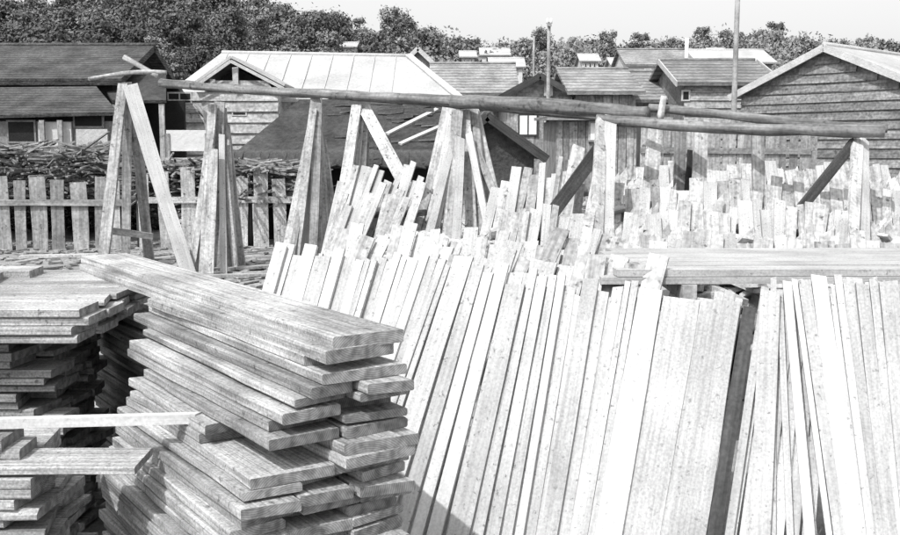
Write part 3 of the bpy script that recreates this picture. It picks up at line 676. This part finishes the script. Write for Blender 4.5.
for k in range(6):
    front_board(762 + 12 * k, 773.5 + 12 * k, 292 + 3 * (k % 2), -.062 + .001 * (k % 2), 'board', f'pale inner board of the front row, {nth(k)} right of the dark narrow strip', xb=731 + 15.5 * k)
for lay, word in ((0, 'under-layer'), (1, 'outer')):
    fs_ = sorted([(x_, o_) for l_, x_, o_ in FR if l_ == lay], key=lambda q: q[0])
    lefts = [o_ for x_, o_ in fs_ if x_ < 640]; mids = [o_ for x_, o_ in fs_ if 640 <= x_ < 750]; rights = [o_ for x_, o_ in fs_ if x_ >= 750]
    for k, o_ in enumerate(lefts): o_['label'] = f'pale {word} board of the front row, {nth(k)} from its left end'
    for k, o_ in enumerate(mids): o_['label'] = f'pale {word} board of the front row, {nth(k)} right of the bright white board'
    for k, o_ in enumerate(rights): o_['label'] = f'pale {word} board of the front row, {nth(k)} right of the dark narrow strip'
front_board(640, 664, 291, .03, 'board_white', 'broad bright white board leaning in the middle of the front row')
front_board(665, 702, 300, .004, 'board_grey', 'wide greyish board right of the bright white board')
front_board(702.5, 744, 302, .004, 'board_grey', 'wide greyish board left of the dark narrow strip')
front_board(783, 792, 283, .04, 'board_white', 'thin white board between two dark slits, right part of front row')
pl = tube('ridge_pole', RA - n * .16 - u * .1 - V((0, 0, .25)), RB - n * .16 + u * .1 - V((0, 0, .25)), .06, .055, 'log', sides=8, seg=10)
tag(pl, 'round pole carrying the front row of boards', 'pole')
for f in (.1, .4, .7, .97):
    q = RA.lerp(RB, f) - n * .2 - V((0, 0, .18))
    tag(tube('support_post', (q.x, q.y, 0), (q.x, q.y, q.z - .1), .06, .05, 'log', sides=8, seg=3), {.1: 'leftmost', .4: 'second', .7: 'third', .97: 'rightmost'}[f] + ' post under the pole carrying the front row of boards', 'post', 'posts of the front row')

def line(pxa, ya, da, pxb, yb, db): return P(pxa, ya, da), P(pxb, yb, db)
MX = ['far_board', 'far_board', 'far_board', 'board', 'board']
rows = [
 ((425, 262, 7.3), (660, 272, 6.7), 60, .10, 'pale board in the second row', 'boards of the second row', (0, .14), .07, .18),
 ((335, 238, 9.2), (690, 252, 8.6), 58, .11, 'pale board in the cluttered third row', 'boards of the third row', (-.03, .16), .09, .15),
 ((640, 240, 9.6), (930, 243, 9.2), 60, .14, 'pale board behind the flat plank pile', 'boards of the low right row', (-.05, .1), .06, .0),
 ((500, 216, 11.6), (583, 214, 11.5), 62, .11, 'pale board in the short row left of the stout trestle', 'boards of the brace row', (-.05, .14), .06, .1),
 ((624, 214, 11.3), (840, 212, 11.1), 62, .12, 'pale board in the row between the two right trestles', 'boards of the fifth row', (-.05, .14), .06, .08),
 ((610, 190, 13.2), (930, 190, 12.9), 60, .13, 'pale board in the row under the right log beam', 'boards of the sixth row', (-.05, .16), .06, .05),
 ((635, 168, 16.0), (880, 172, 16.0), 62, .16, 'pale board in the row before the paling fence', 'boards of the farthest row', (-.06, .16), .05, 0),
 ((338, 184, 14.6), (424, 176, 14.2), 70, .10, 'pale narrow board leaning behind the third trestle', 'boards of the left rear row', (-.15, .25), .06, .22),
 ((342, 200, 14.2), (416, 196, 13.8), 70, .11, 'pale narrow board leaning left of the broad trestle', 'boards of the left inner row', (-.15, .25), .06, .22),
 ((492, 188, 13.7), (580, 176, 13.4), 70, .10, 'pale narrow board leaning right of the broad trestle', 'boards of the middle rear row', (-.15, .3), .07, .1),
]
for (a, b, dip, wd, lab, grp, ext, fan, lean) in rows:
    row(P(*a), P(*b), math.radians(dip), wd, 'far_board', lab, grp, ext=ext, fan=fan, lean=lean, mats=MX)

# flat pile of long planks behind the right end of the front row
za = 1.36
for k in range(6):
    y = 6.75 + .25 * k; x0 = 1.25 + rnd.uniform(-.25, .2)
    for lay in range(2):
        o = board('long_plank', (x0 - .1 * lay, y - .03 * lay, za - .05 * lay), (4.6 + rnd.uniform(-.2, .3), y + .1 - .03 * lay, za - .05 * lay), .235, .045, (0, 0, 1), 'board_grey', seg=6, bow=.004)
        tag(o, f"{['upper', 'lower'][lay]} long grey plank lying flat behind the front row, {nth(k)} from the front", 'plank', 'planks of the flat pile')
for k, xx in enumerate((1.6, 2.9, 4.2)):
    t = thing('saw_horse', ['left', 'middle', 'right'][k] + ' timber bearer holding up the flat plank pile', 'bearer', (xx, 7.4, 0), 'bearers under the flat pile')
    board('top_beam', (xx, 6.6, za - .155), (xx, 8.2, za - .155), .1, .1, (0, 0, 1), 'leg', t)
    for yy in (6.75, 8.05): board('leg', (xx, yy, 0), (xx, yy, za - .16), .1, .1, (0, -1, 0), 'leg', t)

# heap of offcuts between the rows
def heap(name, label, fn, n, size, mat, xr, yr, flat=.5):
    vs_, fs_ = [], []
    for _ in range(n):
        x, y = rnd.uniform(*xr), rnd.uniform(*yr); z = fn(x, y)
        if z is None: continue
        L, W, T = size[0] * rnd.uniform(.4, 1.5), size[1] * rnd.uniform(.5, 1.4), size[2] * rnd.uniform(.6, 1.4)
        m = Matrix.Translation((x, y, max(z, T))) @ Matrix.Rotation(rnd.uniform(0, 3.14), 4, 'Z') @ Matrix.Rotation(rnd.gauss(0, flat) * .6, 4, 'Y') @ Matrix.Rotation(rnd.gauss(0, flat), 4, 'X')
        k = len(vs_)
        for (a, b, c) in ((-1, -1, -1), (1, -1, -1), (1, 1, -1), (-1, 1, -1), (-1, -1, 1), (1, -1, 1), (1, 1, 1), (-1, 1, 1)):
            vs_.append(m @ V((a * L / 2, b * W / 2, c * T / 2)))
        fs_ += [tuple(q + k for q in f) for f in BOXF]
    o = link(name, mesh(name, vs_, fs_), mat); kind(o, 'stuff', label); return o
def hz(x, y):
    px = 450 + F * x / y
    if px < 330 + (0 if y < 12 else 60) or (y < 12.6 and (575 < px < 622 or 838 < px < 880)): return None
    top = interp([(9, 1.15), (11, 1.25), (13, 1.38), (16, 1.55), (18, 1.6)], y) - .12
    if px < 600: top *= .78
    return rnd.uniform(.55, 1) ** .5 * top * (1 + .12 * noise.noise(V((x * .8, y * .8, 0))))
heap('offcut_heap', 'heaped pale offcuts and slabs filling the yard between board rows', hz, 5200, (.55, .16, .05), 'chip', (-1.5, 7.5), (8.9, 17.5), .45)
def slats(name, label, spots, mat):
    vs_, fs_ = [], []
    for (x, y, zt_, w_) in spots:
        L = zt_ + .1; m = Matrix.Translation((x, y, -.05)) @ Matrix.Rotation(rnd.uniform(-.25, .25), 4, 'Z') @ Matrix.Rotation(-rnd.uniform(.3, .55), 4, 'X') @ Matrix.Rotation(rnd.gauss(.08, .07), 4, 'Y')
        k = len(vs_)
        for (a, b, c) in ((-1, -1, 0), (1, -1, 0), (1, 1, 0), (-1, 1, 0), (-1, -1, 1), (1, -1, 1), (1, 1, 1), (-1, 1, 1)):
            vs_.append(m @ V((a * w_ / 2, b * .012, c * (L * (1 + .03 * a)))))
        fs_ += [tuple(q + k for q in f) for f in BOXF]
    return kind(link(name, mesh(name, vs_, fs_), mat), 'stuff', label)
sp = []
for _ in range(2300):
    y = rnd.uniform(9.6, 17); px = rnd.uniform(620 if y < 12.5 else 600, 930)
    if y < 12.6 and 836 < px < 882: continue
    sp.append(((px - 450) / F * y, y, interp([(9, 1.2), (11, 1.42), (13, 1.62), (16, 1.85), (18, 1.9)], y) * rnd.uniform(.82, 1.05), rnd.uniform(.05, .11)))
slats('slat_thicket', 'thicket of thin pale slats and edgings standing between the board rows', sp, 'chip')
heap('ground_litter', 'scattered wood chips and bark on the yard ground', lambda x, y: .02, 2500, (.4, .1, .03), 'litter', (-10, 8), (9, 24), .1)
heap('brush_heap', 'dark heap of brush and scrap before the old shed', lambda x, y: rnd.uniform(.3, 1) ** .5 * (2.1 + .35 * noise.noise(V((x, y, 0)))) * min(1, (28 - y) / 2), 6500, (1.4, .045, .035), 'junk', (-13.5, -8.2), (23.5, 28), .25)
heap('scrap_heap', 'low heap of dark sticks before the dark roof shed', lambda x, y: rnd.uniform(.3, 1) ** .5 * 1.9, 1600, (1.3, .045, .035), 'junk', (-7.2, -3.6), (22.8, 24.2), .2)

# planks lying on the ground by the left trestles
for k, (pa, pb, w_) in enumerate((((120, 262), (285, 258), .2), ((200, 272), (300, 266), .22), ((206, 278), (290, 276), .2), ((20, 258), (110, 256), .2))):
    a, b = PZ(*pa, .03), PZ(*pb, .03)
    tag(board('ground_plank', a, b, w_, .05, (0, 0, 1), 'far_board'), ['grey plank lying on the ground at the foot of tall trestle', 'grey plank lying on the ground beside bright left boards', 'grey plank on the ground nearest the stack top', 'grey plank lying along the foot of picket fence'][k], 'plank')

# ------------------------------------------------------------------ near plank stacks
# right stack: planks run away to the left; lower tiers step out
TH = .043; ZT = 1.52
E = V((-.57, .82, 0)).normalized(); S = V((-.82, -.57, 0)).normalized(); C0 = V((-.43, 3.60, 0))
def splank(s_left, width, t0, t1, ztop, label, group, th=.05, mat='plank', name='plank'):
    a = C0 + S * (s_left - width / 2) + E * t0; b = C0 + S * (s_left - width / 2) + E * t1
    a.z = b.z = ztop - th
    return tag(board(name, a, b, width, th, (0, 0, 1), mat, seg=8, wob=.025, bow=.0, chamfer=.0045, skew=.05), label, 'plank', group)
LR = 'rough plank of the near stack with ends facing right'
SL = [(0, 0), (1, .02), (2, .05), (3, .07), (4, .16), (5, .23), (6, .25), (8, .32), (10, .37), (14, .45), (28, .5)]
for i in range(35):
    zt_ = ZT - TH * i; sl = interp(SL, i * TH / .053) + rnd.uniform(-.02, .02); jag = rnd.uniform(-.06, .05)
    if i < 2:
        splank(sl, .30, jag * .3, 3.45 - .1 * i, zt_, ['topmost long plank of the near stack', 'second plank from the top of the near stack'][i], 'planks of the near stack'); continue
    right = -.30 + rnd.uniform(-.03, .02); wtot = sl - right; ncol = 1 if wtot < .36 else 2 if wtot < .66 else 3
    ws = [wtot / ncol] * ncol; e = sl
    for c_ in range(ncol):
        j = rnd.uniform(-.06, .04) - (.05 if c_ else 0) + (.13 if (i, c_) in ((2, 0), (6, 1), (7, 0), (12, 1), (15, 1)) else .5 if (i, c_) in ((9, 0), (10, 0)) else 0)
        t1 = (2.0 if i < 7 else 3.4) if c_ == ncol - 1 else (2.0 if i < 5 else 1.75 if i < 8 else 1.46)
        col_ = '' if ncol == 1 else [', left plank of its tier', ', right plank of its tier', ', right plank of its tier'][c_] if ncol == 2 else [', left plank of its tier', ', middle plank of its tier', ', right plank of its tier'][c_]
        dbl = c_ == 0 and ncol > 1 and i in (99,)
        if c_ == 0 and ncol > 1 and i - 1 in (99,): e -= ws[c_]; continue
        splank(e, ws[c_] - .008, j, t1 + rnd.uniform(-.08, .0), zt_, f'rough plank of the near stack, {nth(i)} from the top{col_}', 'planks of the near stack', th=TH * (2 if dbl else 1) - rnd.choice([.001, .003, .012]))
        e -= ws[c_]
# left stack: planks run across the picture
LL = 'rough plank of the left stack running across behind the dark hollow'
def xplank(x0, x1, yc, wd, ztop, label, group, th=.05, mat='plank', name='plank', rot=0):
    a, b = V((x0, yc - rot, ztop - th)), V((x1, yc + rot, ztop - th))
    return tag(board(name, a, b, wd, th, (0, 0, 1), mat, seg=7, wob=.025, bow=0, chamfer=.0045, skew=.06), label, 'plank', group)
zL = ZT - 2 * TH - .002
for i in range(33):
    zt_ = zL - i * TH
    for c_ in range(6 if i < 3 else 4):
        xr = -1.75 + rnd.uniform(-.10, .0) if i < 4 else (-2.02, -2.1, -2.13, -2.12)[c_] + rnd.uniform(-.12, .03)
        if c_ == 0 and i in (5, 6, 7, 11, 12): xr -= .15
        xplank(-4.4 + rnd.uniform(-.2, .2), xr, 5.12 - (.2 if i < 4 else 0) + .27 * c_ + rnd.uniform(-.02, .03), .26, zt_, f"rough plank of the left stack, {nth(i)} from the top, {['front', 'second', 'third', 'fourth', 'fifth', 'rear'][c_]} of its tier", 'planks of the left stack', th=TH - rnd.choice([.001, .003, .012]))
for k in range(3):
    xplank(-4.2, -2.75 + .1 * k, 5.5 + .3 * k, .27, zL + TH, f"{['front', 'middle', 'rear'][k]} plank on top of the left stack beside the long top plank", 'planks of the left stack', rot=.02)
# low front-left stack
zF = .985
for i in range(22):
    for c_ in range(2):
        xr = -1.60 + rnd.uniform(-.12, .04)
        if i == 0 and c_ == 0: xr = -1.22
        xplank(-3.0, xr, 3.86 + .28 * c_, .27, zF - i * TH, f"plank of the low lower-left stack, {nth(i)} from the top, {['front', 'rear'][c_]} of its tier", 'planks of the low left stack', rot=.01, th=TH - rnd.choice([.001, .003, .012]))
for k in range(2):
    xplank(-2.9, -1.70 - .06 * k, 3.92, .2, zF + TH * (k + 1), ['lower', 'upper'][k] + ' short plank on the low left stack under the white batten', 'planks of the low left stack')
b0 = V((-2.4, 3.92, zF + TH * 2 + .003)); b1 = V((-1.02, 3.96, 1.10))
tag(board('batten', b0, b1, .042, .04, (0, 0, 1), 'board_white', seg=3, wob=.01, bow=0), 'thin bright white batten jutting across the dark hollow, lower left', 'batten')
